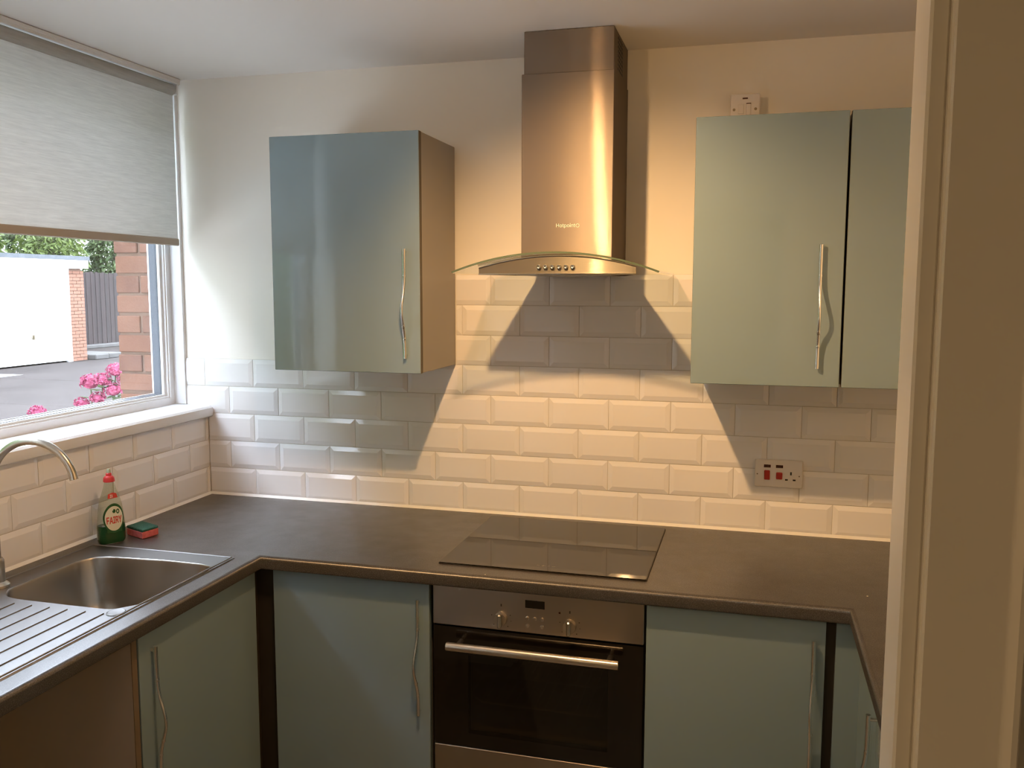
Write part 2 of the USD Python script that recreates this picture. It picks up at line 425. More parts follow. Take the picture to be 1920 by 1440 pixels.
# the window, its sill and trim
WZ0, WZ1, WY0 = 1.2455, 2.408, -1.735
win = thing('window_1', 'wide white plastic window above the sink, blind half down', None, (-1.945, -0.86, WZ0), kind='structure')
obj('frame', cat(ring_x(WY0, -0.001, WZ0, WZ1, 0.026, -2.004, -1.945), ring_x(WY0 + 0.02, -0.02, WZ0 + 0.02, WZ1 - 0.02, 0.012, -1.972, -1.951), ring_x(WY0 + 0.02, -0.02, WZ0 + 0.016, WZ1 - 0.02, 0.0235, -1.972, -1.961)), UPVC, win)
obj('outer_frame', ring_x(WY0 + 0.002, -0.003, WZ0, WZ1, 0.043, -2.010, -2.003), UPVC, win)
obj('shaded_return', ring_x(WY0 + 0.02, -0.02, WZ0 + 0.016, WZ1 - 0.02, 0.0250, -2.0028, -1.9725), SHADED_RETURN, win, label='outer return of the white frame, its shade put into a blue-grey colour')  # white frame return with its shade painted in
obj('pane', bx(-1.976, -1.970, WY0 + 0.03, -0.03, WZ0 + 0.03, WZ1 - 0.03), PANE, win)
sill = Polygon([(-1.945, 1.2035), (-1.7925, 1.2035), (-1.786, 1.208), (-1.7835, 1.222), (-1.786, 1.237), (-1.793, 1.2435), (-1.80, 1.2450), (-1.945, 1.2455)])
obj('window_sill', prism_y(sill, -1.744, -0.0006), UPVC, win, label='white plastic window sill with rounded front')
obj('trim_strip', cat(bx(-1.945, XR, -0.0035, Y_BACK, 1.247, 2.40), bx(-1.9015, XR, -0.0065, -0.0035, 1.247, 2.40, 0.001)), UPVC, win, label='white cover strip between window frame and back wall')

# the door lining at the right of the picture
door = thing('door_1', 'cream painted door frame at the right edge, seen from the hallway', None, (0.29, -2.12, 0), kind='structure')
def jamb(side, xw):
    s = side
    obj('door_stop', bx(xw, xw + s * 0.014, -2.160, -2.094, 0, 2.03, 0.0022), GLOSSWHITE, door)
    obj('lining', bx(xw + s * 0.0135, xw + s * 0.028, -2.167, -2.046, 0, 2.05, 0.0018), GLOSSWHITE, door)
    prof = [(xw + s * 0.0150, -2.1655), (xw + s * 0.0150, -2.1680), (xw + s * 0.0162, -2.1700), (xw + s * 0.0700, -2.1720), (xw + s * 0.0735, -2.1735), (xw + s * 0.078, -2.1775), (xw + s * 0.082, -2.1775), (xw + s * 0.0835, -2.1755), (xw + s * 0.0835, -2.1655)]
    obj('architrave', prism_z(Polygon(prof), 0, 2.10), GLOSSWHITE, door)
jamb(1, 0.264)
jamb(-1, -0.834)
obj('head_lining', bx(-0.86, 0.290, -2.170, -2.046, 2.03, 2.055), GLOSSWHITE, door)

# ------------------------------------------------------------------ worktop, cabinets
def u_loop(d, z):
    """The U-shaped worktop outline, front edges drawn back by d."""
    return [(XT, 0.0, z), (XT, -2.045, z), (-1.207 - d, -2.045, z), (-1.207 - d, -0.652 + d, z), (0.396 + d, -0.652 + d, z), (0.396 + d, -2.045, z), (0.999, -2.045, z), (0.999, 0.0, z)]


def worktop():
    R = 0.011
    layers = [(R * (1 - math.sin(a)) * 0.5, WT - 0.04 + R * 0.5 * (1 - math.cos(a))) for a in np.linspace(0, math.pi / 2, 4)]
    layers = [(0.006, WT - 0.04), (0.002, WT - 0.0385), (0.0, WT - 0.034)] + [(R * (1 - math.cos(a)), WT - R + R * math.sin(a)) for a in np.linspace(0.0, math.pi / 2, 7)]
    v = np.array([p for d, z in layers for p in u_loop(d, z)])
    f, n = [], 8
    for i in range(len(layers) - 1):
        for j in range(n):
            k = (j + 1) % n
            f += [(i * n + j, i * n + k, (i + 1) * n + k), (i * n + j, (i + 1) * n + k, (i + 1) * n + j)]
    cap = [(0, 1, 2), (0, 2, 3), (0, 3, 4), (0, 4, 7), (4, 5, 6), (4, 6, 7)]
    e = (len(layers) - 1) * n
    f += [(e + a, e + b, e + c) for a, b, c in cap] + [(a, c, b) for a, b, c in cap]
    m_ = fixed(v, f)
    man = to_manifold(m_)
    hole = to_manifold(bx(-1.745, -1.2662, -1.62, -0.692, WT - 0.06, WT + 0.02))
    return man - hole


obj('worktop', worktop(), WORKTOP, smooth=25, label='dark grey speckled worktop running in a U along three walls', cat='worktop')


def handle(parent, at, out, length, sway=0.0):
    """A bowed bar handle: straight ends close to the door, middle bowing away from it."""
    at, out = np.asarray(at, float), np.asarray(out, float)
    side = np.cross(out, [0, 0, 1.0])
    ts = np.linspace(0, 1, 45)
    off = 0.011 + 0.024 * np.exp(-((ts - 0.44) / 0.17) ** 2)
    rad = 0.0052 - 0.0012 * np.exp(-((ts - 0.46) / 0.20) ** 2)
    path = at + ts[:, None] * np.array([0, 0, length]) + off[:, None] * out + (sway * np.sin((ts - .2) * np.pi * 2) * np.exp(-((ts - 0.46) / 0.25) ** 2))[:, None] * side
    bar = tube(path, rad, 12)
    posts = [tube([at + np.array([0, 0, z]), at + np.array([0, 0, z]) + out * 0.012], 0.004, 10) for z in (0.03 * length, 0.97 * length)]
    rings = [tube([path[i] + (path[i + 1] - path[i]) * -.8, path[i], path[i] + (path[i + 1] - path[i]) * .8], [0.0046, 0.0060, 0.0046], 12) for i in (8, 13, 33)]
    return obj('handle', cat(bar, posts, rings), CHROME, parent, smooth=40, label='bowed chrome bar handle')


# wall cabinets
def wall_cabinet(label, x0, x1, z0, z1, hx, body_x=None):
    b0, b1 = body_x or (x0 + 0.001, x1 - 0.001)
    t = thing('wall_cabinet', label, 'cabinet', ((x0 + x1) / 2, -0.16, z0), 'wall cabinets along the back wall')
    obj('body', bx(b0, b1, -0.3135, -0.0012, z0 + 0.001, z1 - 0.001, 0.0012), CARCASS, t, label='pale matt cabinet carcass')
    d = obj('door', bx(x0, x1, -0.336, -0.3165, z0, z1, 0.0012), DOOR, t, label='glossy duck-egg blue door')
    for xe in (x1, x0):
        obj('door_edge', bx(xe - 0.0005, xe + 0.0005, -0.3345, -0.3167, z0 + 0.001, z1 - 0.001), EDGE, d, smooth=False)
    if hx is not None:
        handle(d, (hx, -0.336, 1.467), (0, -1, 0), 0.333)
    return t


wall_cabinet('pale blue-green wall cabinet on the left, beside the window', -1.327, -0.830, 1.4205, 2.149, -0.876)
wall_cabinet('pale blue-green wall cabinet just right of the cooker hood', -0.0185, 0.3765, 1.416, 2.148, 0.318)
wall_cabinet('pale blue-green wall cabinet partly hidden by the door frame', 0.3830, 0.7800, 1.416, 2.148, 0.745)

# base cabinets
BZ0, BZ1 = 0.15, 0.8635
def base_door(t, x0, x1, y0, y1, out, hpos, hlen=0.337, sway=0.004):
    d = obj('door', bx(x0, x1, y0, y1, BZ0, BZ1, 0.0012), DOOR, t, label='glossy duck-egg blue door')
    handle(d, hpos, out, hlen, sway)
    return d


t = thing('base_cabinet', 'base cabinet under the worktop, left of the oven', 'cabinet', (-0.94, -0.3, 0), 'base cabinets under the worktop')
obj('body', bx(-1.18, -0.706, -0.605, -0.02, 0.12, 0.866), CARCASS, t)
obj('plinth', bx(-1.18, -0.706, -0.57, -0.55, 0.0, 0.12), CARCASS_EDGE, t)
base_door(t, -1.1845, -0.6995, -0.6265, -0.6075, (0, -1, 0), (-0.731, -0.6265, 0.483))
t = thing('base_cabinet', 'base cabinet under the worktop, right of the oven', 'cabinet', (0.12, -0.3, 0), 'base cabinets under the worktop')
obj('body', bx(-0.086, 0.335, -0.605, -0.02, 0.12, 0.866), CARCASS, t)
obj('plinth', bx(-0.086, 0.335, -0.57, -0.55, 0.0, 0.12), CARCASS_EDGE, t)
base_door(t, -0.0975, 0.3455, -0.6265, -0.6075, (0, -1, 0), (0.3165, -0.6265, 0.478))
t = thing('base_cabinet', 'base cabinet under the sink, at the left by the appliance gap', 'cabinet', (-1.5, -0.9, 0), 'base cabinets under the worktop')
obj('body', bx(-1.79, -1.2565, -1.1735, -0.66, 0.12, 0.735), CARCASS, t)
obj('side_panel', bx(-1.79, -1.2385, -1.1765, -1.1585, 0.0, 0.866), PANEL, t, label='cream side panel facing the appliance gap')
obj('panel_edge', bx(-1.2385, -1.2365, -1.1763, -1.1587, 0.0, 0.8655), CARCASS_EDGE, t)
base_door(t, -1.254, -1.235, -1.1540, -0.6400, (1, 0, 0), (-1.235, -1.107, 0.483))
t = thing('base_cabinet', 'base cabinet of the right worktop run, beside the door frame', 'cabinet', (0.72, -0.8, 0), 'base cabinets under the worktop')
obj('body', bx(0.446, 0.99, -1.045, -0.645, 0.12, 0.866), CARCASS, t)
base_door(t, 0.425, 0.444, -1.045, -0.6465, (-1, 0, 0), (0.425, -0.905, 0.43))
t = thing('base_cabinet', 'base cabinet of the right worktop run, nearest the doorway and mostly hidden', 'cabinet', (0.72, -1.5, 0), 'base cabinets under the worktop')
obj('body', bx(0.446, 0.99, -2.04, -1.05, 0.12, 0.866), CARCASS, t)
base_door(t, 0.425, 0.444, -1.645, -1.050, (-1, 0, 0), (0.425, -1.58, 0.43))
t = thing('base_cabinet', 'base cabinet at the left end of the worktop, beyond the appliance gap', 'cabinet', (-1.5, -1.9, 0), 'base cabinets under the worktop')
obj('body', bx(-1.79, -1.2565, -2.04, -1.79, 0.12, 0.735), CARCASS, t)
base_door(t, -1.254, -1.235, -2.04, -1.79, (1, 0, 0), (-1.235, -1.83, 0.483))
obj('corner_post', prism_z(Polygon([(-1.2565, -0.6385), (-1.246, -0.6385), (-1.246, -0.6115), (-1.187, -0.6115), (-1.187, -0.600), (-1.2565, -0.600)]), 0.0, 0.866), POST, label='dark recessed corner post where the left and back units meet', cat='corner post')
obj('corner_post', bx(0.342, 0.3720, -0.6100, -0.600, 0.0, 0.866), POST, label='dark gap strip right of the oven-side base cabinet', cat='corner post')
obj('corner_filler', prism_z(Polygon([(0.3690, -0.6265), (0.4270, -0.6265), (0.4270, -0.645), (0.4440, -0.645), (0.4440, -0.6105), (0.3690, -0.6105)]), BZ0, BZ1), DOOR, label='glossy blue corner filler between back and right units', cat='filler panel')

# ------------------------------------------------------------------ oven
t = thing('oven', 'built-in stainless steel single oven with black glass door', 'oven', (-0.395, -0.35, 0.25))
YO = -0.630
obj('housing', cat(bx(-0.690, -0.680, -0.61, -0.05, 0.15, 0.866), bx(-0.110, -0.100, -0.61, -0.05, 0.15, 0.866), bx(-0.69, -0.10, -0.06, -0.05, 0.15, 0.866), bx(-0.68, -0.11, -0.60, -0.06, 0.70, 0.866), bx(-0.68, -0.11, -0.60, -0.06, 0.15, 0.43)), POST, t, smooth=False)
obj('cavity', cat(bx(-0.62, -0.612, -0.60, -0.12, 0.43, 0.70), bx(-0.178, -0.170, -0.60, -0.12, 0.43, 0.70), bx(-0.62, -0.17, -0.128, -0.12, 0.43, 0.70), bx(-0.62, -0.17, -0.60, -0.12, 0.43, 0.436), bx(-0.62, -0.17, -0.60, -0.12, 0.694, 0.70)), ENAMEL, t, smooth=False)
for z in (0.600, 0.517):
    x0, x1 = -0.605, -0.185
    rods = [tube([(x0 + .02, -0.575, z + 0.012), (x0 + 0.045, -0.578, z), ((x0 + x1) / 2, -0.578, z), (x1 - 0.045, -0.578, z), (x1 - .02, -0.575, z + 0.012)], 0.0035, 8)]
    rods += [tube([(x, -0.577, z), (x, -0.15, z)], 0.0018, 6) for x in np.linspace(x0 + 0.05, x1 - 0.05, 12)] + [tube([(x, -0.59, z), (x, -0.15, z)], 0.003, 6) for x in (x0, x1)]
    obj('rack', cat(rods), RACK, t, smooth=40)
cp = obj('control_panel', bx(-0.6870, -0.1030, YO, -0.608, 0.7545, 0.8675, 0.002), STEEL_P, t, label='brushed steel control panel')
obj('display', bx(-0.4225, -0.3690, YO - 0.0006, YO + 0.002, 0.8255, 0.8470), OVENBLACK, t, smooth=False, label='dark clock display')
for kx, kz in ((-0.490, 0.7885), (-0.3000, 0.7870)):
    k = obj('knob', lathe([(0, 0), (0.0185, 0), (0.0190, 0.003), (0.0175, 0.010), (0.0165, 0.0125), (0, 0.013)], (kx, YO, kz), '-y', 36), SATIN, t, smooth=40, label='round steel control knob')
    g = bx(kx - 0.0050, kx + 0.0050, YO - 0.025, YO - 0.012, kz - 0.0215, kz + 0.0175, 0.003)
    obj('grip', g, SATIN, k)
    marks = [bx(kx + 0.028 * math.sin(a) - s, kx + 0.028 * math.sin(a) + s, YO - 0.0004, YO + 0.001, kz + 0.028 * math.cos(a) - s, kz + 0.028 * math.cos(a) + s) for a, s in ((-2.3, .0012), (-1.3, .0012), (1.15, .0014), (2.4, .0014), (1.75, .001))]
    marks.append(bx(kx - 0.0018, kx + 0.0018, YO - 0.0004, YO + 0.001, kz + 0.034, kz + 0.041))
    obj('dial_marks', cat(marks), PRINT_DARK, t, smooth=False, kind='stuff')
for bxx, bz in ((-0.4165, 0.797), (-0.396, 0.797), (-0.3755, 0.797), (-0.4165, 0.7765), (-0.3755, 0.7765)):
    obj('button', lathe([(0, 0), (0.0052, 0), (0.0054, 0.002), (0.0045, 0.0055), (0.0025, 0.0062), (0, 0.0055)], (bxx, YO, bz), '-y', 20), SATIN, t, smooth=40)
obj('indicator_lamp', lathe([(0, 0), (0.0028, 0), (0.002, 0.0012), (0, 0.0015)], (-0.328, YO, 0.820), '-y', 14), NEON, t)
dr = obj('door', cat(prism_y(sbox(-0.6865, 0.4060, -0.1035, 0.7500).difference(sbox(-0.585, 0.446, -0.195, 0.675)), -0.6285, -0.606)), OVENBLACK, t, smooth=False, label='black glass oven door')
obj('window', bx(-0.5852, -0.1948, -0.6283, -0.6243, 0.4458, 0.6752), TINTED, dr, smooth=False, label='tinted oven window')
obj('handle', cat(tube([(-0.633, -0.675, 0.712), (-0.631, -0.675, 0.712), (-0.164, -0.675, 0.712), (-0.162, -0.675, 0.712)], [0.0108, 0.0120, 0.0120, 0.0108], 24), [tube([(x, -0.627, 0.712), (x, -0.672, 0.712)], 0.007, 14) for x in (-0.605, -0.190)]), SATIN, dr, smooth=40, label='satin steel tubular oven handle')
obj('lower_trim', bx(-0.6865, -0.1035, YO + 0.002, -0.608, 0.285, 0.4035, 0.002), STEEL_P, t, label='brushed steel strip below the oven door')

# ------------------------------------------------------------------ hob
hp = Polygon([(-0.688, -0.580), (-0.105, -0.580), (-0.105, -0.052), (-0.688, -0.052)]).buffer(-0.006).buffer(0.006, quad_segs=6)
t = thing('hob', 'black glass hob set in the worktop under the cooker hood', 'hob', (-0.395, -0.32, WT))
a, b = prism_z(hp, WT + 0.0004, WT + 0.0040), prism_z(hp.buffer(-0.0015), WT + 0.0040, WT + 0.0050)
obj('glass_plate', cat(a, b), BLACKGLASS, t, smooth=False)
obj('trim', prism_z(hp.buffer(0.0015).difference(hp.buffer(-0.004)), WT + 0.0002, WT + 0.0020), POST, t, smooth=False)
obj('touch_marks', cat([bx(x - w, x + w, -0.5365, -0.5350, WT + 0.0050, WT + 0.00515) for x, w in ((-0.41, .004), (-0.395, .006), (-0.380, .003), (-0.366, .005))] + [bx(-0.3965, -0.395, -0.5405, -0.531, WT + 0.0050, WT + 0.00515)]), SATIN, t, smooth=False, kind='stuff')

# ------------------------------------------------------------------ cooker hood
t = thing('cooker_hood', 'stainless steel chimney cooker hood with curved glass canopy', 'cooker hood', (-0.39, -0.25, 1.715))
obj('chimney_lower', bx(-0.5265, -0.2545, -0.285, -0.001, 1.735, 2.302, 0.0015), STEEL_V, t, label='lower chimney cover of brushed steel')
up = obj('chimney_upper', bx(-0.5215, -0.2570, -0.2765, -0.001, 2.30, 2.424, 0.0015), STEEL_V, t, label='upper chimney sleeve of brushed steel')
obj('vent_grille', cat([bx(-0.2575, -0.2562, -0.125 + 0.0 - 0.026 * i, -0.107 - 0.026 * i, 2.318 + 0.0125 * j, 2.3245 + 0.0125 * j) for i in range(4) for j in range(8)]), BLACK, up, smooth=False, kind='stuff', label='dark vent slots in the side of the chimney')
cxm = -0.3925
half, sag = 0.2945, 0.0545
Rg = (half ** 2 + sag ** 2) / (2 * sag)
def arc(dz, h, n=33):
    th = math.asin(h / Rg)
    return [(cxm + (Rg + dz) * math.sin(q), 1.7835 - Rg + (Rg + dz) * math.cos(q)) for q in np.linspace(-th, th, n)]
outer, inner = arc(0.0, half), arc(-0.0060, half - 0.001)
gl = obj('glass_canopy', prism_y(Polygon(outer + inner[::-1]), -0.460, -0.030), CANOPY, t, smooth=20, label='curved clear glass canopy')
obj('glass_edge', prism_y(Polygon(arc(-0.0004, half) + arc(-0.0056, half - 0.001)[::-1]), -0.4612, -0.4590), CANOPY_EDGE, gl, smooth=20)
bxm, bh, zb = -0.3995, 0.2285, 1.7206
def body_arc(dz):
    return [(x, z + dz) for x, z in ((bxm + u, 1.7835 - Rg + math.sqrt(Rg ** 2 - (bxm + u - cxm) ** 2)) for u in np.linspace(-bh, bh, 25))]
def tapered(m_):
    v = np.array(m_.vertices)
    v[:, 0] = np.where(v[:, 1] > -0.2, cxm + (v[:, 0] - bxm) * 0.60, v[:, 0])
    return fixed(v, m_.faces)
bt = obj('body', cat(tapered(prism_y(Polygon(body_arc(-0.0078) + [(bxm + bh, zb), (bxm - bh, zb)]), -0.385, -0.003))), STEEL_V, t, smooth=20, label='steel hood body with curved top')
obj('fascia_edge', cat(prism_y(Polygon(body_arc(-0.0078) + body_arc(-0.0102)[::-1]), -0.388, -0.384), bx(bxm - bh, bxm + bh, -0.388, -0.384, zb, zb + 0.0035)), SATIN, bt, smooth=20)
obj('grease_filter', bx(cxm - 0.13, cxm + 0.13, -0.36, -0.05, zb - 0.0015, zb + 0.0025), SATIN, t)
for i in range(6):
    x = -0.4475 + i * 0.01955
    obj('button', lathe([(0, 0), (0.0063, 0), (0.0065, 0.002), (0.0060, 0.0065), (0.0045, 0.0075), (0.003, 0.0065), (0, 0.0065)], (x, -0.385, 1.7425), '-y', 20), SATIN, t, smooth=40, label='round hood push button')
obj('badge', cat(text('Hotpoint', 0.0105, (-0.392, -0.2853, 1.8655), (1, 0, 0), (0, 0, 1), 0.0006), trimesh.creation.annulus(0.0042, 0.0054, 0.0006, transform=trimesh.transformations.compose_matrix(angles=(math.pi / 2, 0, 0), translate=(-0.3565, -0.2856, 1.8645)))), PRINT_PALE, t, smooth=False, label='pale lettering on the chimney')

# ------------------------------------------------------------------ sockets
t = thing('cooker_socket', 'white cooker switch and socket plate with red rockers on the tiles', 'socket', (0.239, 0, 1.06))
obj('plate', bx(0.1665, 0.3115, -0.0105, 0.0004, 1.0595, 1.1475, 0.003), PLASTIC, t)
Yp = -0.0105
obj('cooker_switch', cat(bx(0.1955, 0.2125, Yp - 0.0045, Yp, 1.0835, 1.1140, 0.002)), RED, t, label='large red rocker switch')
obj('socket_switch', bx(0.2315, 0.2505, Yp - 0.0045, Yp, 1.0865, 1.1085, 0.002), RED, t, label='square red rocker switch')
for x0, x1 in ((0.1940, 0.2145), (0.2305, 0.2515)):
    obj('neon', bx(x0, x1, Yp - 0.0008, Yp, 1.1225, 1.1315), NEON, t, smooth=False)
obj('pin_holes', cat(bx(0.2735, 0.2785, Yp - 0.0004, Yp, 1.1010, 1.1110), bx(0.2590, 0.2670, Yp - 0.0004, Yp, 1.0835, 1.0880), bx(0.2820, 0.2905, Yp - 0.0004, Yp, 1.0835, 1.0880)), BLACK, t, smooth=False)
for x, z in ((0.1745, 1.1005), (0.3010, 1.0985)):
    obj('screw', lathe([(0, 0), (0.0022, 0), (0.0016, 0.0008), (0, 0.0009)], (x, Yp, z), '-y', 12), SCREW, t)
t = thing('fused_spur', 'white fused switch on the wall above the right wall cabinet', 'switch', (0.104, 0, 2.178))
obj('back_box', bx(0.0625, 0.1465, -0.030, 0.0075, 2.178, 2.262, 0.002), PLASTIC, t)
obj('plate', bx(0.0605, 0.1485, -0.039, -0.030, 2.176, 2.264, 0.003), PLASTIC, t)
obj('neon', bx(0.0965, 0.1120, -0.0397, -0.039, 2.2485, 2.2525), NEON, t, smooth=False)
obj('fuse_carrier', bx(0.0845, 0.1010, -0.0415, -0.039, 2.205, 2.2335, 0.001), PLASTIC, t)
obj('rocker', bx(0.1080, 0.1220, -0.0425, -0.039, 2.2010, 2.2350, 0.0015), PLASTIC, t)
obj('rocker_mark', bx(0.1080, 0.1220, -0.0428, -0.0405, 2.2335, 2.2360), NEON, t, smooth=False)
for x in (0.0725, 0.1355):
    obj('screw', lathe([(0, 0), (0.0042, 0), (0.0034, 0.0008), (0, 0.0009)], (x, -0.039, 2.2185), '-y', 12), SCREW, t)

# ------------------------------------------------------------------ roller blind
t = thing('roller_blind', 'pale grey roller blind pulled halfway down the window', 'blind', (-1.885, -0.87, 1.83))
YB0, YB1 = -1.70, -0.032
obj('head_rail', cat(bx(-1.900, -1.864, YB0 - 0.02, -0.012, 2.4115, 2.4240, 0.002), bx(-1.872, -1.8655, YB0 - 0.02, -0.012, 2.4035, 2.4125, 0.001)), UPVC, t)
obj('roller_tube', tube([(-1.8885, YB0, 2.3840), (-1.8885, YB0 + .004, 2.3840), (-1.8885, YB1 - 0.004, 2.3840), (-1.8885, YB1 + 0.004, 2.3840)], [0.017, 0.0205, 0.0205, 0.016], 24), SHADED_ROLLERFAB, t, smooth=40)
for y in (YB0 - 0.012, YB1 + 0.006):
    obj('bracket', cat(bx(-1.905, -1.866, y - 0.003, y + 0.003, 2.366, 2.4118, 0.003)), UPVC, t)
obj('fabric', bx(-1.8845, -1.8835, YB0 + 0.004, YB1 - 0.002, 1.850, 2.385), FABRIC, t, smooth=False, label='pale grey woven blind fabric')
obj('bottom_bar', bx(-1.8895, -1.8785, YB0 + 0.002, YB1, 1.8315, 1.8580, 0.003), BLINDBAR, t, label='taupe bottom bar of the blind')

# ------------------------------------------------------------------ sink and tap
BOWL = Polygon([(-1.640, -1.128), (-1.6735, -1.090), (-1.6750, -0.84), (-1.655, -0.797), (-1.615, -0.781), (-1.45, -0.766), (-1.320, -0.770), (-1.280, -0.785), (-1.268, -0.815), (-1.268, -1.075), (-1.320, -1.138), (-1.45, -1.139), (-1.59, -1.138)]).buffer(-0.02).buffer(0.02, quad_segs=5)


def resample(poly, n):
    r = poly.exterior
    return np.array([r.interpolate(q, normalized=True).coords[0] for q in np.linspace(0, 1, n, endpoint=False)])


def sink():
    n, c = 72, np.array(BOWL.centroid.coords[0])
    base = resample(BOWL, n)
    top = WT + 0.0035
    rows, prof = [], [(1.0, 0.0), (0.992, -0.001), (0.985, -0.005), (0.975, -0.03), (0.955, -0.125), (0.93, -0.148), (0.88, -0.158), (0.30, -0.165), (0.085, -0.168)]
    for s, dz in prof:
        rows.append(np.column_stack([c + (base - c) * s, np.full(n, top + dz)]))
    v, f = np.vstack(rows), []
    for i in range(len(prof) - 1):
        for j in range(n):
            k = (j + 1) % n
            f += [(i * n + j, i * n + k, (i + 1) * n + k), (i * n + j, (i + 1) * n + k, (i + 1) * n + j)]
    bowl = trimesh.Trimesh(v, f, process=False)
    if bowl.face_normals[-1][2] < 0:
        bowl.invert()
    rim = Polygon([(-1.7550, -1.640), (-1.2640, -1.640), (-1.2640, -0.6840), (-1.7550, -0.6840)]).buffer(-0.012).buffer(0.012, quad_segs=5)
    ring = np.array(rim.exterior.coords)[:-1]
    flat = Polygon(rim.buffer(-0.004).exterior.coords, [base])
    vs, fs = trimesh.creation.triangulate_polygon(flat, engine='earcut')
    deck = trimesh.Trimesh(np.column_stack([vs, np.full(len(vs), top)]), fs, process=False)
    if deck.face_normals[0][2] < 0:
        deck.invert()
    inner_ = resample(rim.buffer(-0.004), 120)
    outer_ = resample(rim, 120)
    vv = np.vstack([np.column_stack([inner_, np.full(120, top)]), np.column_stack([outer_, np.full(120, WT + 0.0002)])])
    ff = []
    for j in range(120):
        k = (j + 1) % 120
        ff += [(j, k, 120 + k), (j, 120 + k, 120 + j)]
    lip = trimesh.Trimesh(vv, ff, process=False)
    if lip.face_normals[0][2] < 0:
        lip.invert()
    return deck, lip, bowl, c


deck, lip, bowl, bc = sink()
t = thing('kitchen_sink', 'stainless steel inset sink with drainer below the window', 'sink', (-1.51, -1.16, WT))
obj('rim', cat(deck, lip), STEEL_SINK, t, smooth=20)
obj('bowl', bowl, STEEL_BOWL, t, smooth=50, label='deep steel sink bowl')
rimin = Polygon([(-1.7400, -1.628), (-1.2780, -1.628), (-1.2780, -0.6990), (-1.7400, -0.6990)])
obj('raised_edge', cat([tube([(x0, y0, WT + 0.0034), (x1, y1, WT + 0.0034)], 0.0028, 8) for (x0, y0), (x1, y1) in zip([(-1.7435, -0.6960), (-1.7435, -0.6960), (-1.2752, -0.6960)], [(-1.7435, -1.63), (-1.2752, -0.6960), (-1.2752, -1.63)])]), STEEL_SINK, t, smooth=50)
ridge = lambda x: prism_y(Polygon([(x - 0.0065, WT + 0.0034), (x - 0.0035, WT + 0.0062), (x + 0.0015, WT + 0.0062), (x + 0.0022, WT + 0.0034)]), -1.60, -1.166)
for i in range(7):
    obj('drainer_ridge', ridge(-1.318 - 0.0517 * i), STEEL_SINK, t, smooth=False)
obj('waste', lathe([(0, 0), (0.035, 0), (0.036, 0.003), (0.028, 0.005), (0.026, 0.002), (0, 0.002)], (bc[0], bc[1], WT + 0.0035 - 0.169), 'z', 28), CHROME, t, smooth=40)
oc = obj('hole_cover', lathe([(0, 0), (0.0225, 0), (0.0225, 0.0015), (0.0195, 0.0030), (0.0175, 0.0022), (0, 0.0022)], (-1.2935, -1.152, WT + 0.0035), 'z', 30), STEEL_SINK, t, smooth=30, label='round maker plate on the sink corner')
t = thing('tap', 'brushed steel swan-neck mixer tap behind the sink', 'tap', (-1.712, -1.076, WT + 0.0035))
tx, ty, tz = -1.712, -1.076, WT + 0.0040
obj('base', lathe([(0, 0), (0.026, 0), (0.026, 0.006), (0.021, 0.011), (0.0165, 0.014), (0.0160, 0.070), (0.0125, 0.076), (0, 0.076)], (tx, ty, tz), 'z', 30), SATIN, t, smooth=40)
dirn = np.array([math.cos(math.radians(8)), math.sin(math.radians(8)), 0])
rr, zc = 0.1130, 1.184
path = [np.array([tx, ty, tz + 0.06])] + [np.array([tx, ty, z]) for z in np.linspace(1.0, zc - 0.01, 6)] + [np.array([tx, ty, 0]) + dirn * (rr - rr * math.cos(q)) + np.array([0, 0, zc + rr * math.sin(q)]) for q in np.linspace(0, math.pi * 0.95, 28)]
obj('spout', tube(path, [0.0095] * (len(path) - 3) + [0.0098, 0.0105, 0.0105], 20), SATIN, t, smooth=50, label='arched swan-neck spout')
obj('lever', cat(tube([(tx, ty - 0.012, tz + 0.045), (tx, ty - 0.034, tz + 0.045)], 0.011, 16), tube([(tx, ty - 0.028, tz + 0.046), (tx, ty - 0.055, tz + 0.075), (tx, ty - 0.085, tz + 0.100)], [0.0050, 0.0045, 0.0040], 12)), SATIN, t, smooth=40)

# ------------------------------------------------------------------ washing-up bottle and sponge
BX, BY = -1.7180, -0.6480
ang = math.radians(-27)                        # the way the front of the bottle faces
front = np.array([math.cos(ang), math.sin(ang), 0.0])
wide = np.array([-front[1], front[0], 0.0])
def oval(z, w, d, n=40):
    q = np.arange(n) * 2 * np.pi / n
    e = 0.78
    cx, sy = np.sign(np.cos(q)) * np.abs(np.cos(q)) ** e, np.sign(np.sin(q)) * np.abs(np.sin(q)) ** e
    return np.array([BX, BY, z]) + np.outer(cx * w, wide) + np.outer(sy * d, front)
BPROF = [(0.000, 0.034, 0.0200), (0.003, 0.0395, 0.0240), (0.012, 0.0415, 0.0255), (0.050, 0.0410, 0.0252), (0.075, 0.0385, 0.0245), (0.110, 0.0345, 0.0235), (0.135, 0.0290, 0.0215), (0.155, 0.0215, 0.0185), (0.170, 0.0170, 0.0160), (0.182, 0.0140, 0.0140), (0.188, 0.0125, 0.0125)]
def skin(z):
    zz = np.array([p[0] for p in BPROF])
    return np.interp(z, zz, [p[1] for p in BPROF]), np.interp(z, zz, [p[2] for p in BPROF])
def ovals(levels, grow=0.0):
    rows = [oval(WT + 0.0005 + z, skin(z)[0] + grow, skin(z)[1] + grow) for z in levels]
    n = len(rows[0])
    v, f = np.vstack(rows + [rows[0].mean(0)[None], rows[-1].mean(0)[None]]), []
    for i in range(len(rows) - 1):
        for j in range(n):
            k = (j + 1) % n
            f += [(i * n + j, i * n + k, (i + 1) * n + k), (i * n + j, (i + 1) * n + k, (i + 1) * n + j)]
    a, b, e = len(rows) * n, len(rows) * n + 1, (len(rows) - 1) * n
    for j in range(n):
        k = (j + 1) % n
        f += [(a, k, j), (b, e + j, e + k)]
    return fixed(v, f)
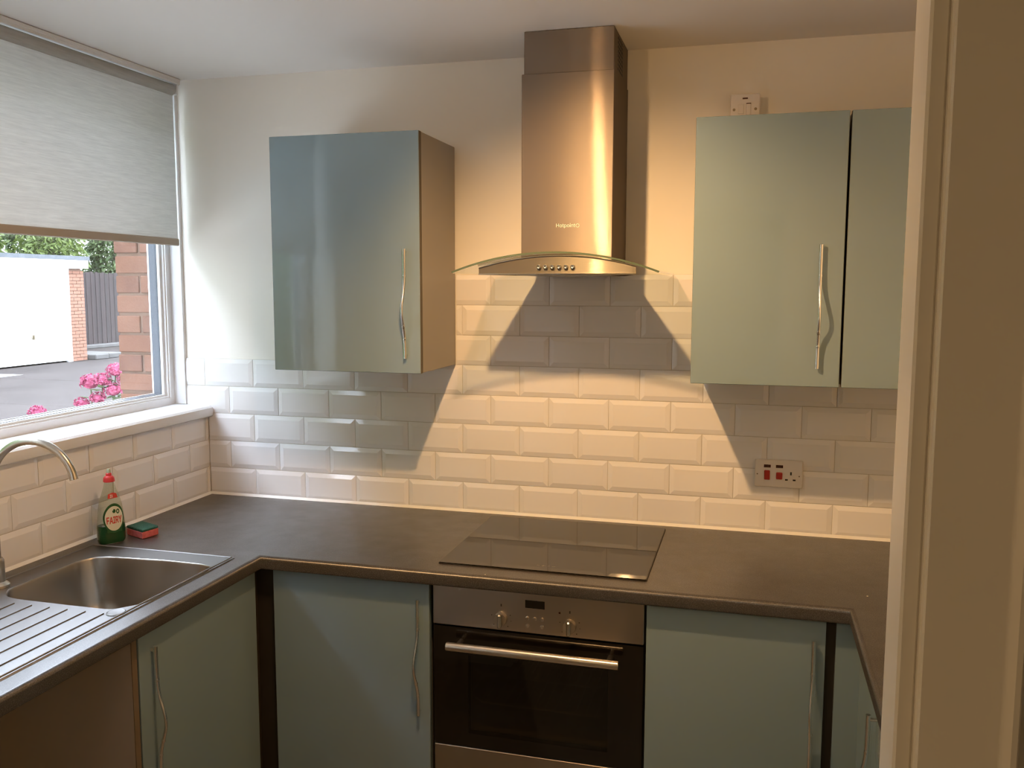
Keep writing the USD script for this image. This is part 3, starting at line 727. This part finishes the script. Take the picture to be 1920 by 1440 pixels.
CLEARP = pane_glass('clear_bottle_plastic', (0.83, 0.86, 0.80), 1.35)
LIQUID = plain('green_liquid', (0.010, 0.085, 0.030), 0.12, spec=0.5)
LAB_GREEN = plain('label_green', (0.015, 0.10, 0.03), 0.4)
LAB_WHITE = plain('label_cream', (0.74, 0.74, 0.60), 0.4)
LAB_RED = plain('label_red', (0.60, 0.05, 0.035), 0.4)
CAP_RED = plain('cap_red', (0.62, 0.045, 0.05), 0.35)
NOZZLE = plain('clear_nozzle', (0.42, 0.50, 0.38), 0.3)
t = thing('washing_up_bottle', 'clear washing-up liquid bottle with red cap and green liquid behind the sink', 'bottle', (BX, BY, WT))
obj('bottle_body', ovals(np.unique(np.r_[np.linspace(0, 0.188, 24), 0.003, 0.012])), CLEARP, t, smooth=50)
obj('liquid', ovals(np.linspace(0.002, 0.056, 10), -0.0014), LIQUID, t, smooth=40, label='dark green liquid in the bottom third')
def sticker(shape, grow, n=1, off=0.0):
    """Flat print wrapped on the bottle front. shape: shapely polygon in (width, height) metres."""
    tri_v, tri_f = trimesh.creation.triangulate_polygon(shape.segmentize(0.004), engine='earcut')
    m_ = trimesh.Trimesh(np.column_stack([tri_v, np.zeros(len(tri_v))]), tri_f, process=False).subdivide().subdivide()
    p = np.array(m_.vertices)
    w, d = skin(p[:, 1])
    w, d = w + grow, d + grow
    e = 0.78
    cx = np.clip(np.abs(p[:, 0] + off) / w, 0, 0.9999) ** (1 / e)
    dd = d * np.sqrt(1 - cx ** 2) ** e
    v = np.array([BX, BY, WT + 0.0005]) + np.outer(p[:, 0] + off, wide) + np.outer(dd, front) + np.outer(p[:, 1], [0, 0, 1])
    m_ = trimesh.Trimesh(v, m_.faces, process=False)
    if m_.face_normals.mean(0) @ front < 0:
        m_.invert()
    return m_
from shapely import affinity
from shapely.geometry import Point
leafshape = lambda w, h, cz: affinity.scale(Point(0, cz).buffer(1, quad_segs=14), w, h)
lab = obj('label', sticker(leafshape(0.0310, 0.0450, 0.079).union(sbox(-0.022, 0.036, 0.022, 0.046)), 0.0005), LAB_GREEN, t, smooth=60, label='oval green and cream front label')
obj('label_face', sticker(leafshape(0.0270, 0.0375, 0.0785), 0.0009), LAB_WHITE, lab, smooth=60)
def lettering(s, height, cx, cz, tilt=0.0, bold=True):
    tm = meshkit.text_mesh(s, height, 0.001, bold)
    v = np.array(tm.vertices)
    v[:, 0] -= (v[:, 0].min() + v[:, 0].max()) / 2
    v[:, 1] -= height / 2
    x, z = cx + v[:, 0] * 0.56, cz + v[:, 1] + v[:, 0] * tilt
    w, d = skin(z)
    cc = np.clip(np.abs(x) / (w + 0.001), 0, 0.9999) ** (1 / 0.78)
    dd = (d + 0.0012) * np.sqrt(1 - cc ** 2) ** 0.78 + v[:, 2] * 0.4
    q = np.array([BX, BY, WT + 0.0005]) + np.outer(x, wide) + np.outer(dd, front) + np.outer(z, [0, 0, 1])
    return trimesh.Trimesh(q, tm.faces, process=False)
obj('label_text', lettering('FAIRY', 0.0200, 0.0, 0.0740, 0.0), LAB_RED, lab, smooth=False, label='red lettering on the label')
obj('label_motif', cat(sticker(leafshape(0.0050, 0.0060, 0.1010).difference(sbox(-1, 0.103, -0.002, 0.2)), 0.0012), sticker(affinity.translate(leafshape(0.0050, 0.0075, 0.0990), 0.0115, 0).difference(affinity.translate(leafshape(0.0022, 0.004, 0.099), 0.0115, 0)), 0.0012)), LAB_GREEN, lab, smooth=False)
obj('neck_label', sticker(Polygon([(-0.0150, 0.1400), (0.0150, 0.1400), (0.0125, 0.1530), (0.0, 0.1570), (-0.0125, 0.1530)]), 0.0006), LAB_RED, t, smooth=60, label='small red neck label')
obj('neck_text', lettering('2X', 0.0085, -0.004, 0.1470), LAB_WHITE, t, smooth=False)
cz = WT + 0.1885
obj('cap', lathe([(0, 0), (0.0160, 0), (0.0165, 0.002), (0.0155, 0.012), (0.0120, 0.0165), (0.0085, 0.0180), (0.0080, 0.0250), (0.0060, 0.0270), (0, 0.0270)], (BX, BY, cz), 'z', 28), CAP_RED, t, smooth=35, label='red bottle cap')
obj('nozzle', lathe([(0, 0), (0.0062, 0), (0.0058, 0.008), (0.0040, 0.0120), (0, 0.0125)], (BX, BY, cz + 0.0270), 'z', 20), NOZZLE, t, smooth=40)

t = thing('sponge', 'pink washing-up sponge with a green scouring top beside the bottle', 'sponge', (-1.685, -0.565, WT))
def slab(z0, z1, c):
    p0, e1, e2 = np.array([-1.6460, -0.600]), np.array([0.012, 0.060]), np.array([-0.082, 0.033])
    pts = []
    for s_ in (0, 1):
        for q_ in (0, 1):
            corner = p0 + e1 * s_ + e2 * q_
            mid = p0 + (e1 + e2) / 2
            inn = corner + (mid - corner) * c
            pts += [(*inn, z0), (*corner, z0 + 0.003), (*corner, z1 - 0.002), (*inn, z1)]
    return trimesh.Trimesh(pts, process=False).convex_hull
SPONGE = mottled('pink_foam', (0.60, 0.12, 0.13), (0.72, 0.20, 0.20), 90, 0.95, 0.8, 400)
SCOUR = mottled('green_scourer', (0.018, 0.085, 0.058), (0.04, 0.14, 0.10), 160, 0.95, 0.8, 500)
obj('foam', slab(WT + 0.0003, WT + 0.0225, 0.07), SPONGE, t, smooth=False, label='pink foam body')
obj('scourer', slab(WT + 0.0220, WT + 0.0305, 0.05), SCOUR, t, smooth=False, label='dark green scouring layer')
crumb = lambda x, y, s, z=WT: obj('crumb', trimesh.Trimesh(trimesh.creation.icosphere(1, s).vertices * np.array([1.2, 0.9, 0.6]) + np.array([x, y, z + 0.55 * s]), trimesh.creation.icosphere(1, s).faces, process=False), PRINT_PALE, label='tiny white crumb on the worktop in front of the hob' if x < 0 else 'tiny white crumb on the right end of the worktop', cat='crumb')
crumb(-0.533, -0.6385, 0.0016, WT - 0.0006)
crumb(0.447, -0.545, 0.0020)

# ------------------------------------------------------------------ outside the window
obj('ground', bx(-60, -2.01, -30, 60, -0.06, 0.0), ASPHALT, kind='structure', label='grey asphalt yard outside the window')
obj('added_forecourt', bx(-6.6, -2.005, -14.0, 2.6, 0.0, 0.012), mottled('added_forecourt_concrete', (0.36, 0.35, 0.33), (0.46, 0.45, 0.42), 3, 0.9, 0.3, 60), kind='structure', label='pale concrete paving added out of view, bounces daylight up into the room')  # added out of view to bounce daylight up to the ceiling
bw = thing('brick_return_wall', 'orange brick return wall close outside the window frame', 'brick wall', (-2.105, 0.14, 0))
obj('mortar', bx(-2.2075, -1.995, 0.0365, 0.245, 0, 2.70), MORTAR, bw, smooth=False)
for c in range(36):
    z = c * 0.0753 + 0.0035
    segs = [(-2.2135, -2.0085)] if c % 2 else [(-2.2135, -2.1105), (-2.1005, -1.9975)]
    for a, b in segs:
        j = rng.normal(0, 0.0012, 3)
        obj('brick', bx(a + j[0], b + j[0], 0.030 + j[1], 0.20, z + j[2], z + j[2] + 0.0645, 0.003), random.choice(BRICK), bw, smooth=False)

GX = -14.55
g = thing('garage', 'flat-roofed garage with a white door across the yard', 'garage', (-16.5, 12.6, 0))
obj('door', cat(bx(GX - 0.06, GX - 0.01, 11.35, 13.62, 0.03, 1.93, 0.01), [bx(GX - 0.012, GX - 0.004, y - 0.012, y + 0.012, 0.1, 1.86, 0.003) for y in np.arange(11.5, 13.6, 0.13)]), GARAGEWHITE, g, smooth=False, label='white up-and-over garage door')
obj('door_frame', cat(bx(GX - 0.08, GX, 11.25, 11.35, 0, 1.9295), bx(GX - 0.08, GX, 13.62, 13.735, 0, 1.9295), bx(GX - 0.08, GX, 11.25, 13.735, 1.93, 2.07)), GARAGEWHITE, g, smooth=False)
obj('door_handle', cat(lathe([(0, 0), (0.05, 0), (0.05, 0.02), (0, 0.025)], (GX - 0.01, 12.63, 0.60), 'x', 14), bx(GX + 0.01, GX + 0.05, 12.62, 12.64, 0.55, 0.65)), SCREW, g)
obj('fascia', bx(GX + 0.02, GX + 0.12, 10.6, 14.21, 2.07, 2.255), GARAGEWHITE, g, smooth=False, label='white fascia board')
obj('roof', bx(-20.0, GX + 0.14, 10.55, 14.24, 2.255, 2.345), FELT, g, smooth=False, label='grey felted flat roof')
obj('wall', cat(bx(-19.8, GX - 0.05, 13.76, 14.15, 0, 2.07), bx(-19.8, GX - 0.05, 10.8, 11.20, 0, 2.07), bx(-19.8, -19.6, 11.2, 13.76, 0, 2.07)), MORTAR, g, smooth=False)
pb = []
for c in range(27):
    z = c * 0.075 + 0.005
    ys = [(13.735, 13.95), (13.96, 14.175)] if c % 2 else [(13.735, 13.838), (13.848, 14.062), (14.072, 14.175)]
    for a, b in ys:
        pb.append(bx(GX - 0.10, GX + 0.004 + rng.normal(0, .002), a, b, z, z + 0.065))
    for k in range(10):
        x1_ = GX - 0.11 - k * 0.225 - (0.11 if c % 2 else 0)
        pb.append(bx(x1_ - 0.215, x1_, 14.06, 14.178 + rng.normal(0, .002), z, z + 0.065))
obj('brickwork', cat(pb), BRICK[1], g, smooth=False, kind='stuff', label='orange brick corner pier')
for i, (y0, y1) in enumerate(((14.22, 14.66), (14.68, 15.12))):
    obj('kerb_stone', bx(-16.2, -14.35 - 0.02 * i, y0, y1, 0, 0.12, 0.02), KERB, label=('low concrete kerb stone at the foot of the garage pier', 'low concrete kerb stone second from the garage pier')[i], cat='kerb')
fz = thing('fence', 'dark brown board fence behind the garage', 'fence', (-17.4, 17.5, 0))
for i in range(67):
    y = 14.4 + i * 0.09
    obj('board', bx(-17.34 - 0.012 * (i % 2), -17.30 - 0.012 * (i % 2), y, y + 0.098, 0.06, 2.05 + rng.normal(0, 0.015), 0.004), random.choice(FENCEWOOD), fz, smooth=False)
for z in (0.4, 1.1, 1.75):
    obj('rail', bx(-17.42, -17.36, 14.4, 20.4, z, z + 0.08), FENCEWOOD[0], fz, smooth=False)
obj('fence_kerb', bx(-17.28, -17.02, 14.9, 20.4, 0, 0.10, 0.02), KERB, label='pale concrete edging along the foot of the fence', cat='kerb')
obj('painted_line', bx(-14.2, -13.25, 9.6, 10.95, 0.0, 0.004), LINEPAINT, label='worn white painted patch on the asphalt', cat='road marking')


def conifer(label, x, y, r, h, mat, seed, n=3600):
    """A feathery conifer: drooping sprays of small scale-leaf fans over a trunk and limbs."""
    g_ = np.random.default_rng(seed)
    t_ = thing('conifer', label, 'tree', (x, y, 0), 'conifers behind the garage')
    limbs = [tube([(x, y, 0), (x + .05, y, h * .5), (x, y, h * .96)], [0.14, 0.09, 0.02], 8)]
    V, Fc = [], []
    ns = 210
    for s in range(ns):
        z = h * (0.12 + 0.86 * (s + g_.random()) / ns)
        rad = r * (1 - 0.55 * max(0, (z / h - 0.55) / 0.45)) * (0.80 + 0.35 * g_.random())
        q = g_.random() * 2 * np.pi
        d = np.array([math.cos(q), math.sin(q), 0])
        if s % 3 == 0:
            limbs.append(tube([(x, y, z), tuple(np.array([x, y, z]) + d * rad * 0.85 + np.array([0, 0, 0.05]))], [0.03, 0.008], 5))
        sd = np.cross(d, [0, 0, 1.0])
        m0 = n // ns
        for k in range(m0):
            u = 0.45 + 0.6 * g_.random()
            c = np.array([x, y, z]) + d * rad * u + sd * g_.normal(0, 0.24) + np.array([0, 0, -0.28 * (u - .4) ** 2 + g_.normal(0, 0.13)])
            ax = d * 0.6 + sd * g_.normal(0, 0.6) + np.array([0, 0, -0.5 + g_.normal(0, 0.5)])
            ax /= np.linalg.norm(ax)
            pr = np.cross(ax, g_.normal(0, 1, 3))
            pr /= np.linalg.norm(pr)
            L, w = 0.13 + 0.11 * g_.random(), 0.026 + 0.02 * g_.random()
            i0 = len(V)
            V += [c - pr * w * .3, c + ax * L * .5 + pr * w, c + ax * L, c + ax * L * .5 - pr * w]
            Fc += [(i0, i0 + 1, i0 + 2), (i0, i0 + 2, i0 + 3)]
    obj('trunk', cat(limbs), BARK, t_, smooth=40)
    obj('foliage', trimesh.Trimesh(V, Fc, process=False), mat, t_, smooth=False, kind='stuff')


conifer('yellow-green conifer behind the garage roof, leftmost in the window', -21.7, 14.4, 0.80, 5.4, LEAF_Y, 1, 8000)
conifer('yellow-green conifer above the middle of the garage roof', -20.1, 16.3, 0.80, 5.0, LEAF_Y, 2, 8000)
conifer('yellow-green conifer over the right end of the garage roof', -19.2, 18.3, 0.80, 5.2, LEAF_Y, 3, 8000)
conifer('dark green conifer rising over the fence boards, beside the brick', -18.9, 20.6, 0.80, 4.8, LEAF_D, 4, 8000)
conifer('dark conifer in the second row, filling the left gap', -22.2, 16.9, 0.85, 6.0, LEAF_D, 6, 9000)
conifer('dark conifer in the second row, filling the right gap', -21.3, 19.9, 0.85, 6.0, LEAF_D, 8, 9000)

def added_hedge():
    """Tall evergreen screen, added out of view to block low sky light: lumpy core with a skin of small leaf sprays."""
    g_ = np.random.default_rng(31)
    x0, x1, y0, y1, h = -10.6, -8.8, -15.0, 4.0, 9.5
    core = bx(x0 + .25, x1 - .25, y0, y1, 0, h - .2).subdivide().subdivide().subdivide().subdivide()
    v = np.array(core.vertices)
    v += (meshkit.fbm(v * 1.3, 3, 5)[:, None] - 0.5) * np.array([0.5, 0, 0.5]) * (v[:, 2:] > 0.1)
    t_ = thing('added_hedge', 'very tall dark evergreen screen added out of view, blocks low sky light from the window', 'added_hedge', ((x0 + x1) / 2, (y0 + y1) / 2, 0))
    obj('core', trimesh.Trimesh(v, core.faces, process=False), ADDED_HEDGELEAF, t_, smooth=60)
    n = 9000
    p = np.column_stack([np.full(n, x1 - 0.1) + g_.normal(0, 0.12, n), g_.uniform(y0, y1, n), g_.uniform(0.05, h, n)])
    a, b = g_.normal(0, 1, (n, 3)), g_.normal(0, 1, (n, 3))
    a /= np.linalg.norm(a, axis=1)[:, None]
    b = np.cross(a, b)
    b /= np.linalg.norm(b, axis=1)[:, None]
    V = np.stack([p, p + a * .16 + b * .05, p + a * .30, p + a * .16 - b * .05], 1).reshape(-1, 3)
    k = np.arange(n)[:, None] * 4
    obj('foliage', trimesh.Trimesh(V, np.vstack([k + [0, 1, 2], k + [0, 2, 3]]), process=False), ADDED_HEDGELEAF, t_, smooth=False, kind='stuff')


added_hedge()  # added out of view to keep low sky light off the back wall

# flowering shrub near the window
sh = thing('flowering_shrub', 'shrub with pink flower heads outside the window beside the brick', 'shrub', (-3.75, 1.70, 0))
HEADS = [(-3.80, 1.72, 1.090, .066), (-3.73, 1.74, 1.105, .060), (-3.66, 1.78, 1.165, .062), (-3.66, 1.75, 1.045, .060), (-3.755, 1.72, .995, .050), (-3.85, 1.69, .962, .048), (-4.11, 1.61, .905, .055), (-3.60, 1.80, 1.110, .060), (-3.95, 1.75, .80, .055), (-3.50, 1.82, 1.0, .055)]
stems, LV, LF = [], [], []
g_ = np.random.default_rng(11)
for hx, hy, hz, hr in HEADS:
    bx0, by0 = -3.75 + (hx + 3.75) * 0.3, 1.70 + (hy - 1.70) * 0.3
    pts = np.array([(bx0 + (hx - bx0) * q ** 1.3, by0 + (hy - by0) * q ** 1.3, hz * q) for q in np.linspace(0, 1, 6)])
    stems.append(tube(pts, np.linspace(0.008, 0.004, 6), 6))
    PV, PF = [], []
    core = trimesh.creation.icosphere(1, hr * 0.72)
    for k in range(95):
        d = g_.normal(0, 1, 3)
        d /= np.linalg.norm(d)
        if d[2] < -0.45:
            continue
        c = np.array([hx, hy, hz]) + d * hr * (0.78 + 0.22 * g_.random()) * np.array([1, 1, .85])
        a_ = np.cross(d, g_.normal(0, 1, 3)); a_ /= np.linalg.norm(a_)
        b_ = np.cross(d, a_)
        s_ = hr * 0.20 * (0.8 + .5 * g_.random())
        i0 = len(PV)
        PV += [c - d * 0.004] + [c + (math.cos(w) * a_ + math.sin(w) * b_) * s_ * (1 if j % 2 else .55) + d * (0.004 if j % 2 else 0) for j, w in enumerate(np.arange(8) * np.pi / 4)]
        PF += [(i0, i0 + 1 + j, i0 + 1 + (j + 1) % 8) for j in range(8)]
    obj('flower_head', cat(trimesh.Trimesh(np.array(core.vertices) * np.array([1, 1, .8]) + np.array([hx, hy, hz]), core.faces, process=False), trimesh.Trimesh(PV, PF, process=False)), PETAL, sh, smooth=False)
    for k in range(34):
        q = 0.35 + 0.62 * g_.random()
        c = np.array([bx0 + (hx - bx0) * q ** 1.3, by0 + (hy - by0) * q ** 1.3, hz * q])
        w = g_.random() * 6.28
        ax = np.array([math.cos(w), math.sin(w), 0.35 * g_.normal()]); ax /= np.linalg.norm(ax)
        pr = np.cross(ax, [0, 0, 1.0])
        L, wd = 0.06 + 0.04 * g_.random(), 0.018 + 0.01 * g_.random()
        i0 = len(LV)
        LV += [c, c + ax * L * .4 + pr * wd, c + ax * L, c + ax * L * .4 - pr * wd, c + ax * L * .5 - np.array([0, 0, .008])]
        LF += [(i0, i0 + 1, i0 + 4), (i0 + 1, i0 + 2, i0 + 4), (i0 + 2, i0 + 3, i0 + 4), (i0 + 3, i0, i0 + 4)]
obj('stem', cat(stems), SHRUBLEAF, sh, smooth=40)
obj('leaves', trimesh.Trimesh(LV, LF, process=False), SHRUBLEAF, sh, smooth=False, kind='stuff')

# ------------------------------------------------------------------ unseen lamps above and behind the view, one head added as fill
def unseen_ceiling_lamp(label, at, aim, color, level, name):
    """An unseen ceiling spot, placed to light the door frame: bezel ring on the ceiling and a small tilted head with a glowing lens."""
    x, y, z = at
    t_ = thing('unseen_ceiling_light', label, 'light', (x, y, CEILZ))
    obj('bezel', lathe([(0.030, 0.0), (0.032, -0.004), (0.044, -0.003), (0.0465, 0.0), (0.0465, 0.002), (0.030, 0.002), (0.030, 0.0)], (x, y, CEILZ - 0.0005), 'z', 32), PLASTIC, t_)
    turn = trimesh.geometry.align_vectors([0, 0, -1], np.array(aim) / np.linalg.norm(aim))
    head = trimesh.creation.revolve([(0, 0.0155), (0.020, 0.0150), (0.0275, 0.0080), (0.0275, 0.0006), (0.0260, 0.0006), (0.0255, 0.0030), (0, 0.0030)], sections=32)
    b_ = trimesh.creation.cylinder(0.025, 0.001, sections=32)
    for g_ in (head, b_):
        g_.apply_transform(turn)
        g_.apply_translation(at)
    obj('head', head, PLASTIC, t_)
    obj('lens', b_, glow(name, color, level), t_, smooth=False)


def unseen_spot_bar():
    """An unseen ceiling bar with turned spot heads, the third added as fill; each head's beam is a soft-edged spot light at its lens."""
    t_ = thing('unseen_ceiling_spotlight', 'unseen white ceiling spotlight bar above the view, two warm heads and one added fill head', 'light', (-0.505, -1.20, CEILZ))
    obj('bar', bx(-0.62, -0.28, -1.225, -1.175, CEILZ - 0.022, CEILZ - 0.0005, 0.004), PLASTIC, t_)
    for k, (at, aim, strength, half_angle) in enumerate(SPOTS):
        at = np.array(at)
        d = np.array(aim) - at
        d /= np.linalg.norm(d)
        turn = trimesh.geometry.align_vectors([0, 0, -1], d)
        head = trimesh.creation.revolve([(0, 0.062), (0.014, 0.060), (0.024, 0.045), (0.0275, 0.0080), (0.0285, 0.0), (0.0262, 0.0), (0.0255, 0.0060), (0, 0.0060)], sections=32)
        lens = trimesh.creation.cylinder(0.0250, 0.001, sections=32)
        lens.apply_translation([0, 0, 0.0045])
        for q in (head, lens):
            q.apply_transform(turn)
            q.apply_translation(at - d * 0.024)
        hd = obj('head', head, PLASTIC, t_)
        obj('lens', lens, glow(f'spot_lens_{k}', LAMP_COLOR, 240.0 if k == 0 else 60.0), hd, smooth=False)
        obj('arm', tube([at - d * 0.06, (at[0], -1.2, CEILZ - 0.02)], 0.006, 10), PLASTIC, t_)
        light = UsdLux.SphereLight.Define(stage, f'/World/spot_beam_{k:03d}')
        light.CreateRadiusAttr(0.020)
        light.CreateColorAttr(Gf.Vec3f(*LAMP_COLOR))
        light.CreateIntensityAttr(strength)
        sh_ = UsdLux.ShapingAPI.Apply(light.GetPrim())
        sh_.CreateShapingConeAngleAttr(half_angle)
        sh_.CreateShapingConeSoftnessAttr(1.0)
        mt = np.eye(4)
        mt[:3, :3] = turn[:3, :3].T
        mt[3, :3] = at
        light.AddTransformOp().Set(Gf.Matrix4d(*mt.ravel().tolist()))


unseen_spot_bar()
unseen_ceiling_lamp('unseen dim hallway ceiling lamp behind the camera, placed to light the door frame', HALL_AT, HALL_AIM, HALL_COLOR, HALL_LEVEL, 'hall_lens')
